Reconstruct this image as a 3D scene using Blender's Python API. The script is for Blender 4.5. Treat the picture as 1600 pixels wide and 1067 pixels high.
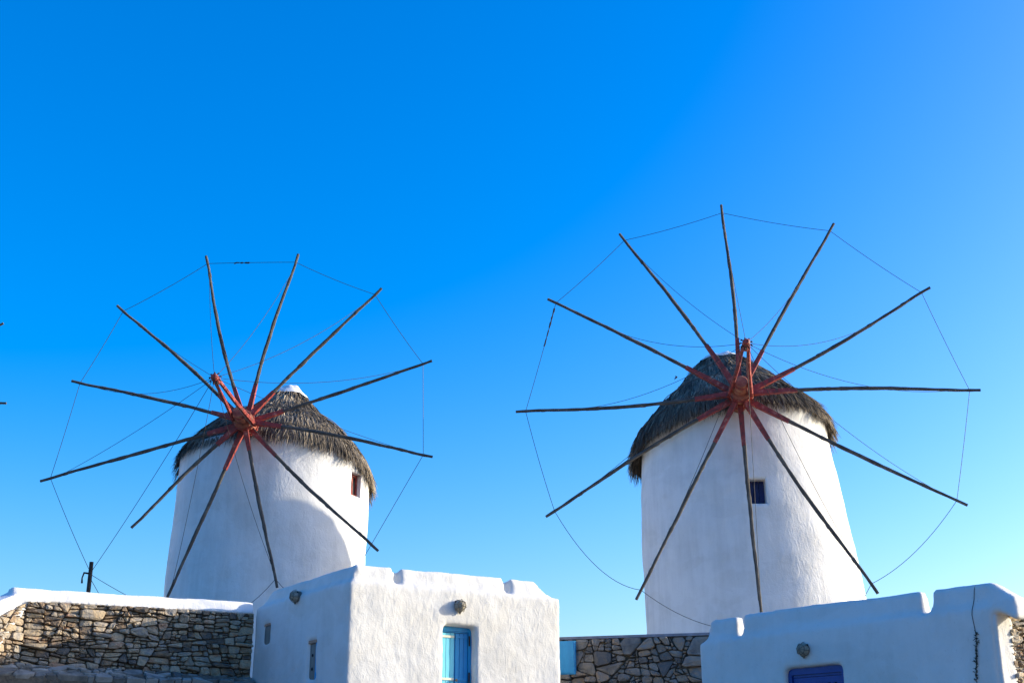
import bpy, bmesh, math, random
import numpy as np
from mathutils import Vector, Matrix, noise

for o in list(bpy.data.objects):
    bpy.data.objects.remove(o)
SC = bpy.context.scene
COL = SC.collection
PI = math.pi
rng = random.Random(7)

# ------------------------------------------------------------------ camera
CAMZ = 1.7
FPX = 2000.0                      # focal length in photo pixels (1600 wide)
PITCH = math.atan((1225 - 533) / FPX)
cam_d = bpy.data.cameras.new('camera')
cam_d.sensor_width = 36.0
cam_d.lens = 36.0 * FPX / 1600.0
cam_d.clip_end = 20000
cam = bpy.data.objects.new('camera', cam_d)
COL.objects.link(cam)
cam.location = (0, 0, CAMZ)
cam.rotation_euler = (PI / 2 + PITCH, 0, 0)
SC.camera = cam

# ------------------------------------------------------------------ sky and sun
SUN_AZ = math.radians(79.0)       # from +Y towards +X
SUN_EL = math.radians(15.8)
W = bpy.data.worlds.new('World')
SC.world = W
W.use_nodes = True
wn = W.node_tree.nodes
wl = W.node_tree.links
wn.clear()
sky = wn.new('ShaderNodeTexSky')
sky.sky_type = 'NISHITA'
sky.sun_disc = False
sky.sun_elevation = SUN_EL
sky.sun_rotation = SUN_AZ
sky.altitude = 0
sky.air_density = 1.0
sky.dust_density = 2.4
sky.ozone_density = 3.6
hs = wn.new('ShaderNodeHueSaturation')
hs.inputs['Hue'].default_value = .511
hs.inputs['Saturation'].default_value = 1.48
bg = wn.new('ShaderNodeBackground')
bg.inputs['Strength'].default_value = 0.15
wo = wn.new('ShaderNodeOutputWorld')
wl.new(sky.outputs[0], hs.inputs['Color'])
wl.new(hs.outputs[0], bg.inputs['Color'])
wl.new(bg.outputs[0], wo.inputs['Surface'])

sun_d = bpy.data.lights.new('sun', 'SUN')
sun_d.energy = 3.1
sun_d.angle = math.radians(0.53)
sun_d.color = (1.0, 0.89, 0.70)
sun = bpy.data.objects.new('sun', sun_d)
COL.objects.link(sun)
SUNV = Vector((math.sin(SUN_AZ) * math.cos(SUN_EL), math.cos(SUN_AZ) * math.cos(SUN_EL), math.sin(SUN_EL)))
sun.rotation_euler = SUNV.to_track_quat('Z', 'Y').to_euler()
sun.location = (60, 5, 40)

SC.view_settings.view_transform = 'Standard'
SC.view_settings.look = 'None'
SC.view_settings.gamma = 1.0
SC.view_settings.exposure = 1.32
SC.view_settings.use_curve_mapping = False

# ------------------------------------------------------------------ helpers
_c, _s = math.cos(PITCH), math.sin(PITCH)


def ray(x, y):
    v = 533 - y
    return Vector((x - 800, FPX * _c - v * _s, FPX * _s + v * _c))


CAM = Vector((0, 0, CAMZ))


def at(x, y, Y):
    """point of the place seen at photo pixel (x, y), at distance Y along the view"""
    r = ray(x, y)
    return CAM + r * (Y / r.y)


def on_plane(x, y, p0, n):
    r = ray(x, y)
    return CAM + r * ((p0 - CAM).dot(n) / r.dot(n))


def link(o, parent=None):
    COL.objects.link(o)
    if parent is not None:
        o.parent = parent
        pm = Matrix.Identity(4)
        q = parent
        while q is not None:
            pm = Matrix.LocRotScale(q.location, q.rotation_euler, q.scale) @ pm
            q = q.parent
        o.matrix_parent_inverse = Matrix.Identity(4)
        o.location = pm.inverted() @ Vector(o.location)
    return o


def tag(o, label=None, cat=None, group=None, kind=None):
    if label: o['label'] = label
    if cat: o['category'] = cat
    if group: o['group'] = group
    if kind: o['kind'] = kind
    return o


def empty(name, loc, label, cat, group=None):
    o = bpy.data.objects.new(name, None)
    o.location = loc
    o.empty_display_size = 0.3
    COL.objects.link(o)
    return tag(o, label, cat, group)


def mesh_obj(name, verts, faces, mat, parent=None, smooth=False, origin=None):
    """one mesh object; verts are world coordinates"""
    org = Vector(origin) if origin is not None else Vector((0, 0, 0))
    me = bpy.data.meshes.new(name)
    vv = [tuple(Vector(v) - org) for v in verts]
    me.from_pydata(vv, [], faces)
    me.update()
    if mat: me.materials.append(mat)
    if smooth:
        me.polygons.foreach_set('use_smooth', [True] * len(me.polygons))
    o = bpy.data.objects.new(name, me)
    o.location = org
    link(o, parent)
    return o


class MB:
    """collects shapes for one mesh"""
    def __init__(s):
        s.v = []
        s.f = []

    def add(s, v, f):
        k = len(s.v)
        s.v += [Vector(a) for a in v]
        s.f += [tuple(i + k for i in g) for g in f]
        return s

    def hexa(s, p):
        """p: 4 bottom corners then 4 top corners, same turn"""
        return s.add(p, [(0, 3, 2, 1), (4, 5, 6, 7), (0, 1, 5, 4), (1, 2, 6, 5), (2, 3, 7, 6), (3, 0, 4, 7)])

    def box(s, o, a, b, c):
        """box from corner o with edge vectors a, b, c"""
        o, a, b, c = Vector(o), Vector(a), Vector(b), Vector(c)
        if a.cross(b).dot(c) < 0:
            a, b = b, a
        return s.hexa([o, o + a, o + a + b, o + b, o + c, o + a + c, o + a + b + c, o + b + c])

    def tube(s, pts, rad, seg=8, cap=True, squash=None):
        pts = [Vector(p) for p in pts]
        if not hasattr(rad, '__len__'): rad = [rad] * len(pts)
        n = len(pts)
        k = len(s.v)
        t = (pts[1] - pts[0]).normalized()
        up = Vector((0, 0, 1)) if abs(t.z) < .9 else Vector((0, 1, 0))
        a = t.cross(up).normalized()
        for i in range(n):
            t = (pts[min(i + 1, n - 1)] - pts[max(i - 1, 0)]).normalized()
            a = (a - t * a.dot(t)).normalized()
            b = t.cross(a)
            for j in range(seg):
                w = 2 * PI * j / seg
                s.v.append(pts[i] + (a * math.cos(w) + b * math.sin(w)) * rad[i])
        for i in range(n - 1):
            for j in range(seg):
                j2 = (j + 1) % seg
                s.f.append((k + i * seg + j, k + i * seg + j2, k + (i + 1) * seg + j2, k + (i + 1) * seg + j))
        if cap:
            s.f.append(tuple(k + j for j in reversed(range(seg))))
            s.f.append(tuple(k + (n - 1) * seg + j for j in range(seg)))
        return s

    def build(s, name, mat, parent=None, smooth=False, origin=None):
        return mesh_obj(name, s.v, s.f, mat, parent, smooth, origin)


def fbm(p, scale, oct=3):
    p = Vector(p) * scale
    a, t = 1.0, 0.0
    for i in range(oct):
        t += a * noise.noise(p)
        p = p * 2.03 + Vector((3.1, 1.7, 5.3))
        a *= .5
    return t


def evaluated(o, name):
    dg = bpy.context.evaluated_depsgraph_get()
    dg.update()
    me = bpy.data.meshes.new_from_object(o.evaluated_get(dg))
    me.name = name
    return me


def plaster_solid(name, solids, cutters, mat, parent, voxel=.05, amp=.014, smooth_it=4, clean=False):
    """union of closed solids, openings cut out, edges softened and surface made uneven: one mesh"""
    t = MB()
    for sld in solids: t.hexa(sld)
    o = t.build('tmp_solid', None)
    cs = []
    m = o.modifiers.new('r', 'REMESH'); m.mode = 'VOXEL'; m.voxel_size = voxel; m.adaptivity = 0
    for c in cutters:
        co = MB().hexa(c).build('tmp_cut', None)
        cs.append(co)
        b = o.modifiers.new('b', 'BOOLEAN'); b.operation = 'DIFFERENCE'; b.object = co; b.solver = 'EXACT'
    if cutters:
        m = o.modifiers.new('r2', 'REMESH'); m.mode = 'VOXEL'; m.voxel_size = voxel; m.adaptivity = 0
    m = o.modifiers.new('s', 'SMOOTH'); m.factor = .5; m.iterations = smooth_it
    me = evaluated(o, name)
    for q in cs + [o]: bpy.data.objects.remove(q)
    nv = len(me.vertices)
    co = np.empty(nv * 3); me.vertices.foreach_get('co', co); co = co.reshape(-1, 3)
    no = np.empty(nv * 3); me.vertices.foreach_get('normal', no); no = no.reshape(-1, 3)
    for i in range(nv):
        p = Vector(co[i])
        d = amp * (fbm(p, 1.3, 2) * 1.6 + .55 * noise.noise(p * 6.0) + .22 * noise.noise(Vector((p.x * 17, p.y * 17, p.z * 9))))
        co[i] += no[i] * d
    me.vertices.foreach_set('co', co.ravel())
    me.polygons.foreach_set('use_smooth', [True] * len(me.polygons))
    me.materials.clear(); me.materials.append(mat)
    me.update()
    r = bpy.data.objects.new(name, me)
    link(r, parent)
    if parent is not None:
        r.location = -Vector(parent.location) if parent.parent is None else r.location
    return r


# ------------------------------------------------------------------ materials
def mat_new(name):
    m = bpy.data.materials.new(name)
    m.use_nodes = True
    nt = m.node_tree
    b = nt.nodes['Principled BSDF']
    return m, nt, b


def N(nt, typ, **kw):
    n = nt.nodes.new(typ)
    for k, v in kw.items():
        if k in n.inputs: n.inputs[k].default_value = v
        else: setattr(n, k, v)
    return n


def ramp(nt, src, stops):
    r = nt.nodes.new('ShaderNodeValToRGB')
    e = r.color_ramp.elements
    while len(e) < len(stops): e.new(.5)
    for i, (p, c) in enumerate(stops):
        e[i].position = p
        e[i].color = (c[0], c[1], c[2], 1)
    nt.links.new(src, r.inputs[0])
    return r


def coords(nt, scale=(1, 1, 1)):
    g = nt.nodes.new('ShaderNodeNewGeometry')
    m = N(nt, 'ShaderNodeMapping')
    m.inputs['Scale'].default_value = scale
    nt.links.new(g.outputs['Position'], m.inputs['Vector'])
    return m.outputs[0]


def plaster_mat(name, base, dirt, bump=.5, bscale=9.0, streak=.35, grain_dir=(1, 1, .55), bdist=.03):
    m, nt, b = mat_new(name)
    L = nt.links
    c1 = coords(nt)
    n1 = N(nt, 'ShaderNodeTexNoise', Scale=1.1, Detail=6.0, Roughness=.65); L.new(c1, n1.inputs['Vector'])
    c2 = coords(nt, (2.2, 2.2, .22))
    n2 = N(nt, 'ShaderNodeTexNoise', Scale=2.0, Detail=5.0, Roughness=.6); L.new(c2, n2.inputs['Vector'])
    mx = N(nt, 'ShaderNodeMix', data_type='FLOAT'); mx.inputs[0].default_value = streak
    L.new(n1.outputs[0], mx.inputs[2]); L.new(n2.outputs[0], mx.inputs[3])
    r = ramp(nt, mx.outputs[0], [(.30, dirt), (.56, base)])
    # fine specks where the wash has flaked
    c3 = coords(nt)
    n3 = N(nt, 'ShaderNodeTexNoise', Scale=24.0, Detail=2.0); L.new(c3, n3.inputs['Vector'])
    r3 = ramp(nt, n3.outputs[0], [(.66, (0, 0, 0)), (.74, (1, 1, 1))])
    mc = N(nt, 'ShaderNodeMix', data_type='RGBA')
    mf = N(nt, 'ShaderNodeMath', operation='MULTIPLY'); mf.inputs[1].default_value = .28
    L.new(r3.outputs[0], mf.inputs[0]); L.new(mf.outputs[0], mc.inputs[0])
    L.new(r.outputs[0], mc.inputs[6]); mc.inputs[7].default_value = (dirt[0] * .75, dirt[1] * .73, dirt[2] * .7, 1)
    L.new(mc.outputs[2], b.inputs['Base Color'])
    n6 = N(nt, 'ShaderNodeTexNoise', Scale=.8, Detail=5.0, Roughness=.5, Distortion=.4)
    c6 = coords(nt, (1, 1, 1.7)); L.new(c6, n6.inputs['Vector'])
    r6 = ramp(nt, n6.outputs[0], [(.52, (1, 1, 1)), (.56, (.955, .952, .945))])
    mm = N(nt, 'ShaderNodeMix', data_type='RGBA', blend_type='MULTIPLY'); mm.inputs[0].default_value = 1.0
    L.new(mc.outputs[2], mm.inputs[6]); L.new(r6.outputs[0], mm.inputs[7])
    L.new(mm.outputs[2], b.inputs['Base Color'])
    b.inputs['Roughness'].default_value = .88
    b.inputs['Specular IOR Level'].default_value = .25
    c4 = coords(nt, grain_dir)
    n4 = N(nt, 'ShaderNodeTexNoise', Scale=bscale, Detail=4.0, Roughness=.55, Distortion=.9); L.new(c4, n4.inputs['Vector'])
    n5 = N(nt, 'ShaderNodeTexNoise', Scale=bscale * 4.5, Detail=2.0); L.new(c3, n5.inputs['Vector'])
    ad = N(nt, 'ShaderNodeMath', operation='MULTIPLY_ADD'); ad.inputs[1].default_value = .3
    L.new(n5.outputs[0], ad.inputs[0]); L.new(n4.outputs[0], ad.inputs[2])
    bp = N(nt, 'ShaderNodeBump', Strength=bump, Distance=bdist)
    L.new(ad.outputs[0], bp.inputs['Height']); L.new(bp.outputs[0], b.inputs['Normal'])
    return m


def noisy_mat(name, stops, scale=4.0, stretch=(1, 1, 1), rough=.8, bump=.4, bscale=20, bdist=.01, detail=5, obj_rand=0.0, metal=0.0, local=False, island=False):
    m, nt, b = mat_new(name)
    L = nt.links
    if local:
        tc = nt.nodes.new('ShaderNodeTexCoord')
        mp = N(nt, 'ShaderNodeMapping'); mp.inputs['Scale'].default_value = stretch
        L.new(tc.outputs['Object'], mp.inputs['Vector']); c = mp.outputs[0]
    else:
        c = coords(nt, stretch)
    n1 = N(nt, 'ShaderNodeTexNoise', Scale=scale, Detail=float(detail), Roughness=.62); L.new(c, n1.inputs['Vector'])
    src = n1.outputs[0]
    if obj_rand:
        oi = nt.nodes.new('ShaderNodeNewGeometry' if island else 'ShaderNodeObjectInfo')
        ma = N(nt, 'ShaderNodeMath', operation='MULTIPLY_ADD'); ma.inputs[1].default_value = obj_rand; 
        sb = N(nt, 'ShaderNodeMath', operation='SUBTRACT'); sb.inputs[1].default_value = .5
        L.new(oi.outputs['Random Per Island' if island else 'Random'], sb.inputs[0]); L.new(sb.outputs[0], ma.inputs[0]); L.new(src, ma.inputs[2])
        src = ma.outputs[0]
    r = ramp(nt, src, stops)
    L.new(r.outputs[0], b.inputs['Base Color'])
    b.inputs['Roughness'].default_value = rough
    b.inputs['Metallic'].default_value = metal
    b.inputs['Specular IOR Level'].default_value = .3
    n2 = N(nt, 'ShaderNodeTexNoise', Scale=float(bscale), Detail=4.0); L.new(c, n2.inputs['Vector'])
    bp = N(nt, 'ShaderNodeBump', Strength=bump, Distance=bdist)
    L.new(n2.outputs[0], bp.inputs['Height']); L.new(bp.outputs[0], b.inputs['Normal'])
    return m


def attr_mat(name, stops, rough=.9):
    """strand colour from the per-strand attribute 'tone'"""
    m, nt, b = mat_new(name)
    a = nt.nodes.new('ShaderNodeAttribute'); a.attribute_name = 'tone'
    r = ramp(nt, a.outputs['Fac'], stops)
    nt.links.new(r.outputs[0], b.inputs['Base Color'])
    b.inputs['Roughness'].default_value = rough
    b.inputs['Specular IOR Level'].default_value = .2
    return m


M = {}
M['tower'] = plaster_mat('whitewash_tower', (.74, .735, .73), (.60, .595, .585), bump=.5, bscale=7, streak=.45, bdist=.03)
M['house'] = plaster_mat('whitewash_house', (.63, .625, .615), (.545, .535, .515), bump=.36, bscale=7.5, streak=.3, bdist=.035)
M['coping'] = plaster_mat('whitewash_coping', (.76, .75, .74), (.67, .66, .65), bump=.4, bscale=10, streak=.2)
M['thatch'] = attr_mat('thatch', [(0, (.048, .042, .036)), (.35, (.12, .10, .08)), (.75, (.25, .205, .155)), (1, (.45, .385, .29))])
M['thatch_under'] = noisy_mat('thatch_under', [(.3, (.03, .025, .02)), (.7, (.07, .055, .04))], 9, bump=.6)
M['wood'] = noisy_mat('weathered_pole', [(.30, (.045, .041, .037)), (.5, (.078, .071, .064)), (.72, (.13, .12, .105))], 3.0, rough=.85, bump=.7, bscale=28)
M['red'] = noisy_mat('faded_red_paint', [(.34, (.09, .055, .045)), (.43, (.21, .034, .028)), (.58, (.32, .05, .042)), (.66, (.40, .15, .11))], 7.0, rough=.6, bump=.4, bscale=25)
M['hubwood'] = noisy_mat('worn_hub', [(.28, (.16, .05, .035)), (.5, (.33, .10, .065)), (.72, (.50, .30, .16))], 3.5, rough=.75, bump=.5)
M['wire'] = noisy_mat('dark_wire', [(.3, (.02, .02, .022)), (.7, (.05, .048, .046))], 5, rough=.6, bump=.1)
M['rope'] = noisy_mat('old_rope', [(.3, (.07, .06, .048)), (.7, (.17, .145, .115))], 9, rough=.9)
M['iron'] = noisy_mat('dark_iron', [(.3, (.015, .014, .014)), (.7, (.05, .04, .035))], 8, rough=.6, bump=.3, metal=.3)
STONE = [(.14, (.12, .105, .09)), (.30, (.25, .17, .105)), (.44, (.34, .28, .205)), (.55, (.41, .31, .195)), (.67, (.27, .245, .215)), (.80, (.44, .35, .24)), (.93, (.34, .20, .125))]
M['stone'] = noisy_mat('field_stone', STONE, 3.2, rough=.9, bump=.9, bscale=14, bdist=.03, obj_rand=.75, detail=6)
M['stone_small'] = noisy_mat('field_stone_small', STONE, 3.2, rough=.9, bump=.9, bscale=14, bdist=.03, obj_rand=.75, detail=6, island=True)
M['stone2'] = noisy_mat('grey_field_stone', [(.2, (.12, .115, .11)), (.36, (.20, .185, .165)), (.5, (.27, .24, .20)), (.62, (.19, .185, .18)), (.78, (.30, .22, .15)), (.9, (.24, .22, .20))], 3.2, rough=.9, bump=.9, bscale=14, bdist=.03, obj_rand=.75, detail=6)
M['mortar'] = noisy_mat('earth_joint', [(.3, (.07, .058, .046)), (.7, (.17, .14, .105))], 9, rough=.95, bump=.8, bscale=25, bdist=.02)
M['slab'] = noisy_mat('pale_slab', [(.25, (.12, .115, .105)), (.5, (.22, .21, .19)), (.8, (.36, .34, .31))], 4, rough=.9, bump=.7, obj_rand=.6)
M['cement'] = noisy_mat('cement_cap', [(.3, (.16, .145, .135)), (.7, (.28, .25, .24))], 5, rough=.9, bump=.5)
M['azure'] = noisy_mat('azure_paint', [(.28, (.012, .20, .46)), (.55, (.02, .29, .58)), (.8, (.045, .36, .64))], 3.0, stretch=(1, 1, .3), rough=.45, bump=.15, bscale=30)
M['turquoise'] = noisy_mat('turquoise_paint', [(.28, (.10, .46, .62)), (.6, (.16, .56, .70)), (.85, (.24, .62, .73))], 3.0, stretch=(1, 1, .3), rough=.5, bump=.15, bscale=30)
M['cream'] = noisy_mat('cream_paint', [(.3, (.55, .53, .42)), (.7, (.70, .68, .56))], 6, rough=.6, bump=.2)
M['cobalt'] = noisy_mat('cobalt_paint', [(.28, (.006, .030, .17)), (.55, (.009, .048, .24)), (.8, (.016, .075, .31))], 3.0, rough=.4, bump=.15, bscale=30)
M['navy'] = noisy_mat('navy_paint', [(.3, (.006, .010, .07)), (.7, (.010, .018, .11))], 4, rough=.45, bump=.2)
M['hole'] = noisy_mat('dark_gap', [(.3, (.006, .006, .01)), (.7, (.014, .014, .02))], 4, rough=.9)
M['lamp'] = noisy_mat('lamp_basket', [(.3, (.20, .18, .14)), (.6, (.36, .33, .27)), (.8, (.48, .45, .38))], 22, rough=.85, bump=.9, bscale=60, bdist=.01)
M['lampdark'] = noisy_mat('lamp_cage', [(.3, (.10, .09, .075)), (.7, (.22, .20, .165))], 14, rough=.7)
M['oldwood'] = noisy_mat('old_board', [(.3, (.13, .13, .12)), (.7, (.25, .25, .23))], 5, stretch=(1, 1, .2), rough=.85, bump=.5)
M['terracotta'] = noisy_mat('terracotta', [(.3, (.28, .16, .11)), (.7, (.42, .27, .19))], 7, rough=.85)
M['ground'] = noisy_mat('dry_ground', [(.3, (.16, .125, .085)), (.55, (.24, .19, .13)), (.75, (.30, .25, .18))], .8, rough=.95, bump=.8, bscale=6, bdist=.05)
M['moss'] = noisy_mat('dry_moss', [(.3, (.02, .022, .014)), (.7, (.06, .055, .035))], 12, rough=.95)
M['leaf'] = noisy_mat('weed_leaf', [(.3, (.04, .07, .02)), (.7, (.10, .14, .045))], 9, rough=.7)
M['birdmat'] = noisy_mat('bird_feather', [(.3, (.012, .013, .018)), (.7, (.03, .03, .04))], 12, rough=.7)

# ------------------------------------------------------------------ ground
def ground_z(x, y):
    r = y
    t = max(0.0, min(1.0, (r - 4) / 24.0))
    z = 2.2 * t * t * (3 - 2 * t)
    z += 2.2 * math.exp(-((x + 22.4) ** 2 + (y - 44.2) ** 2) / 40.0)
    if r > 60: z -= (r - 60) * .03
    d = math.hypot(x, y - 20)
    if d > 90: z -= (d - 90) * .02
    return max(z, -25) + .08 * noise.noise(Vector((x * .3, y * .3, 0)))


def make_ground():
    xs = sorted(set([-6000, -2500, -900, -350, -150] + [i * 2.0 for i in range(-40, 41)] + [150, 350, 900, 2500, 6000]))
    ys = sorted(set([-6000, -2500, -900, -300, -120, -60] + [i * 2.0 for i in range(-20, 46)] + [130, 200, 400, 900, 2500, 6000, 12000]))
    v = [(x, y, ground_z(x, y)) for y in ys for x in xs]
    nx = len(xs)
    f = [(j * nx + i, j * nx + i + 1, (j + 1) * nx + i + 1, (j + 1) * nx + i) for j in range(len(ys) - 1) for i in range(nx - 1)]
    g = mesh_obj('ground', v, f, M['ground'], smooth=True)
    tag(g, 'dry stony ground rising towards the windmills', kind='structure')


make_ground()

# ------------------------------------------------------------------ rubble masonry
def clip(poly, n, d):
    """keep the part of the polygon with n.p <= d"""
    out = []
    for i in range(len(poly)):
        a, b = poly[i], poly[(i + 1) % len(poly)]
        da = n[0] * a[0] + n[1] * a[1] - d
        db = n[0] * b[0] + n[1] * b[1] - d
        if da <= 0: out.append(a)
        if (da < 0 < db) or (db < 0 < da):
            t = da / (da - db)
            out.append((a[0] + t * (b[0] - a[0]), a[1] + t * (b[1] - a[1])))
    return out


def split_cells(outline, stop, asp, R, tilt=1.0):
    """cut a wall face into rough slabs by slanting cuts; returns convex polygons"""
    todo, done = [list(outline)], []
    while todo:
        c = todo.pop()
        A = abs(sum(c[k][0] * c[(k + 1) % len(c)][1] - c[(k + 1) % len(c)][0] * c[k][1] for k in range(len(c)))) / 2
        us = [q[0] for q in c]; vs = [q[1] for q in c]
        w, h = max(us) - min(us), max(vs) - min(vs)
        if A < stop * math.exp(R.gauss(0, .75)) and w < h * asp * 2.2 and h < w * .9:
            done.append(c); continue
        if A < stop * .12: done.append(c); continue
        f = R.uniform(.3, .7)
        if h * asp * R.uniform(.75, 1.3) > w:                    # bed joint
            sl = R.gauss(0, .09 * tilt * tilt)
            n = (-sl, 1.0)
        else:                                                    # head joint
            sl = R.gauss(0, .38)
            n = (1.0, -sl)
        L = math.hypot(*n); n = (n[0] / L, n[1] / L)
        px, py = min(us) + w * (f if n[0] > n[1] else .5), min(vs) + h * (f if n[1] > n[0] else .5)
        d = n[0] * px + n[1] * py
        a, b = clip(c, n, d), clip(c, (-n[0], -n[1]), -d)
        if len(a) < 3 or len(b) < 3: done.append(c)
        else: todo += [a, b]
    return done


def inset(c, g):
    A = sum(c[k][0] * c[(k + 1) % len(c)][1] - c[(k + 1) % len(c)][0] * c[k][1] for k in range(len(c)))
    if A < 0: c = c[::-1]
    out = list(c)
    for k in range(len(c)):
        a, b = c[k], c[(k + 1) % len(c)]
        dx, dy = b[0] - a[0], b[1] - a[1]
        L = math.hypot(dx, dy)
        if L < 1e-6: continue
        n = (dy / L, -dx / L)
        out = clip(out, n, n[0] * a[0] + n[1] * a[1] - g())
        if len(out) < 3: return None
    return out


def rubble(parent, p0, eu, ev, en, outline, sizes, mat, gap=.012, asp=1.75, depth=(.03, .09), seed=1, stop=None, name='stone', tilt=1.0):
    """fit rough stones into the polygon `outline` (u, v in metres) on a wall face; every stone is one part"""
    R = random.Random(seed)
    us = [q[0] for q in outline]; vs = [q[1] for q in outline]
    seeds = []
    cells = None
    if stop: cells = split_cells(outline, stop, asp, R, tilt); sizes = []
    for r, cnt in sizes:
        tries = 0; got = 0
        while got < cnt and tries < cnt * 60:
            tries += 1
            u = R.uniform(min(us), max(us)); v = R.uniform(min(vs), max(vs))
            inside = False
            for i in range(len(outline)):
                a, b = outline[i], outline[(i + 1) % len(outline)]
                if (a[1] > v) != (b[1] > v) and u < (b[0] - a[0]) * (v - a[1]) / (b[1] - a[1]) + a[0]:
                    inside = not inside
            if not inside: continue
            rr = r * R.uniform(.8, 1.2)
            if all((u - s[0]) ** 2 + ((v - s[1]) * asp) ** 2 > ((rr + s[2]) * .93) ** 2 for s in seeds):
                seeds.append((u, v, rr)); got += 1
    n = 0
    raw = []
    for i, (u, v, r) in enumerate(seeds):
        cell = [(a, b * asp) for a, b in outline]
        near = sorted(range(len(seeds)), key=lambda j: (seeds[j][0] - u) ** 2 + ((seeds[j][1] - v) * asp) ** 2 - seeds[j][2] ** 2)[:26]
        area2 = sum(cell[k][0] * cell[(k + 1) % len(cell)][1] - cell[(k + 1) % len(cell)][0] * cell[k][1] for k in range(len(cell)))
        if area2 < 0: cell.reverse()
        px, py = u, v * asp
        lean_ = 0
        for j in near:
            if j == i: continue
            qx, qy, qr = seeds[j][0], seeds[j][1] * asp, seeds[j][2]
            dx, dy = qx - px, qy - py
            L = math.hypot(dx, dy)
            t = (L * L + r * r - qr * qr) / (2 * L)
            nx, ny = dx / L, dy / L
            g = gap * R.uniform(.5, 1.5) * (1 if abs(nx) > abs(ny) else asp * .75)
            cell = clip(cell, (nx, ny), nx * px + ny * py + t - g)
            if len(cell) < 3: break
        if len(cell) < 3: continue
        raw.append([(a, b / asp) for a, b in cell])
    if cells:
        for c in cells:
            c = inset(c, lambda: gap * R.uniform(.35, 1.5))
            if c: raw.append(c)
    for cell in raw:
        cx = sum(a for a, b in cell) / len(cell); cy = sum(b for a, b in cell) / len(cell)
        ext = max(math.hypot(a - cx, b - cy) for a, b in cell)
        if ext < .03: continue
        # soften corners
        ring = []
        rc = R.uniform(.10, .24) if stop else R.uniform(.06, .17)
        for k in range(len(cell)):
            a, b = cell[k], cell[(k + 1) % len(cell)]
            e = math.hypot(a[0] - b[0], a[1] - b[1])
            if e < .02: ring.append(((a[0] + b[0]) / 2, (a[1] + b[1]) / 2)); continue
            for w in (rc, 1 - rc):
                ring.append((a[0] + (b[0] - a[0]) * w + R.uniform(-1, 1) * .005, a[1] + (b[1] - a[1]) * w + R.uniform(-1, 1) * .005))
        m = len(ring)
        if m < 5: continue
        h = (depth[0] + (depth[1] - depth[0]) * R.random() ** 1.5) * min(1.2, .55 + ext * 2.5)
        tu, tv = R.uniform(-.22, .22), R.uniform(-.30, .22)
        V = []
        org = p0 + eu * cx + ev * cy
        for (sc, hh) in ((1.0, -.10), (1.0, h * .55), (.93, h * .93), (.55, h * 1.06)):
            for (a, b) in ring:
                du, dv = (a - cx) * sc, (b - cy) * sc
                z = hh + (tu * du + tv * dv) * (1 if hh > 0 else 0) + (R.uniform(-1, 1) * .012 if hh > 0 else 0)
                V.append(org + eu * du + ev * dv + en * z)
        V.append(org + en * (h * 1.1 + R.uniform(-.01, .01)))
        F = []
        for l in range(3):
            for k in range(m):
                k2 = (k + 1) % m
                F.append((l * m + k, l * m + k2, (l + 1) * m + k2, (l + 1) * m + k))
        for k in range(m):
            F.append((3 * m + k, 3 * m + (k + 1) % m, 4 * m))
        if eu.cross(ev).dot(en) < 0: F = [tuple(reversed(q)) for q in F]
        o = mesh_obj(name, V, F, mat, parent, smooth=False, origin=org)
        n += 1
    return n


# ------------------------------------------------------------------ wires
def sag_line(a, b, sag, n=14):
    a, b = Vector(a), Vector(b)
    return [a.lerp(b, t / n) + Vector((0, 0, -sag * 4 * (t / n) * (1 - t / n))) for t in range(n + 1)]


WR = .0078

# ------------------------------------------------------------------ windmills
def strand_mesh(name, strands, mat, parent, origin):
    """strands: list of (points[3], side vector, width, tone)"""
    v, f, tone = [], [], []
    for pts, side, w, t in strands:
        k = len(v)
        ws = (w, w * .8, w * .25) if len(pts) == 3 else (w, w * .25)
        for p, ww in zip(pts, ws):
            v.append(p - side * ww); v.append(p + side * ww)
            tone += [t, t]
        for i in range(len(pts) - 1):
            f.append((k + 2 * i, k + 2 * i + 1, k + 2 * i + 3, k + 2 * i + 2))
    o = mesh_obj(name, v, f, mat, parent, origin=origin)
    at_ = o.data.attributes.new('tone', 'FLOAT', 'POINT')
    at_.data.foreach_set('value', tone)
    return o


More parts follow.
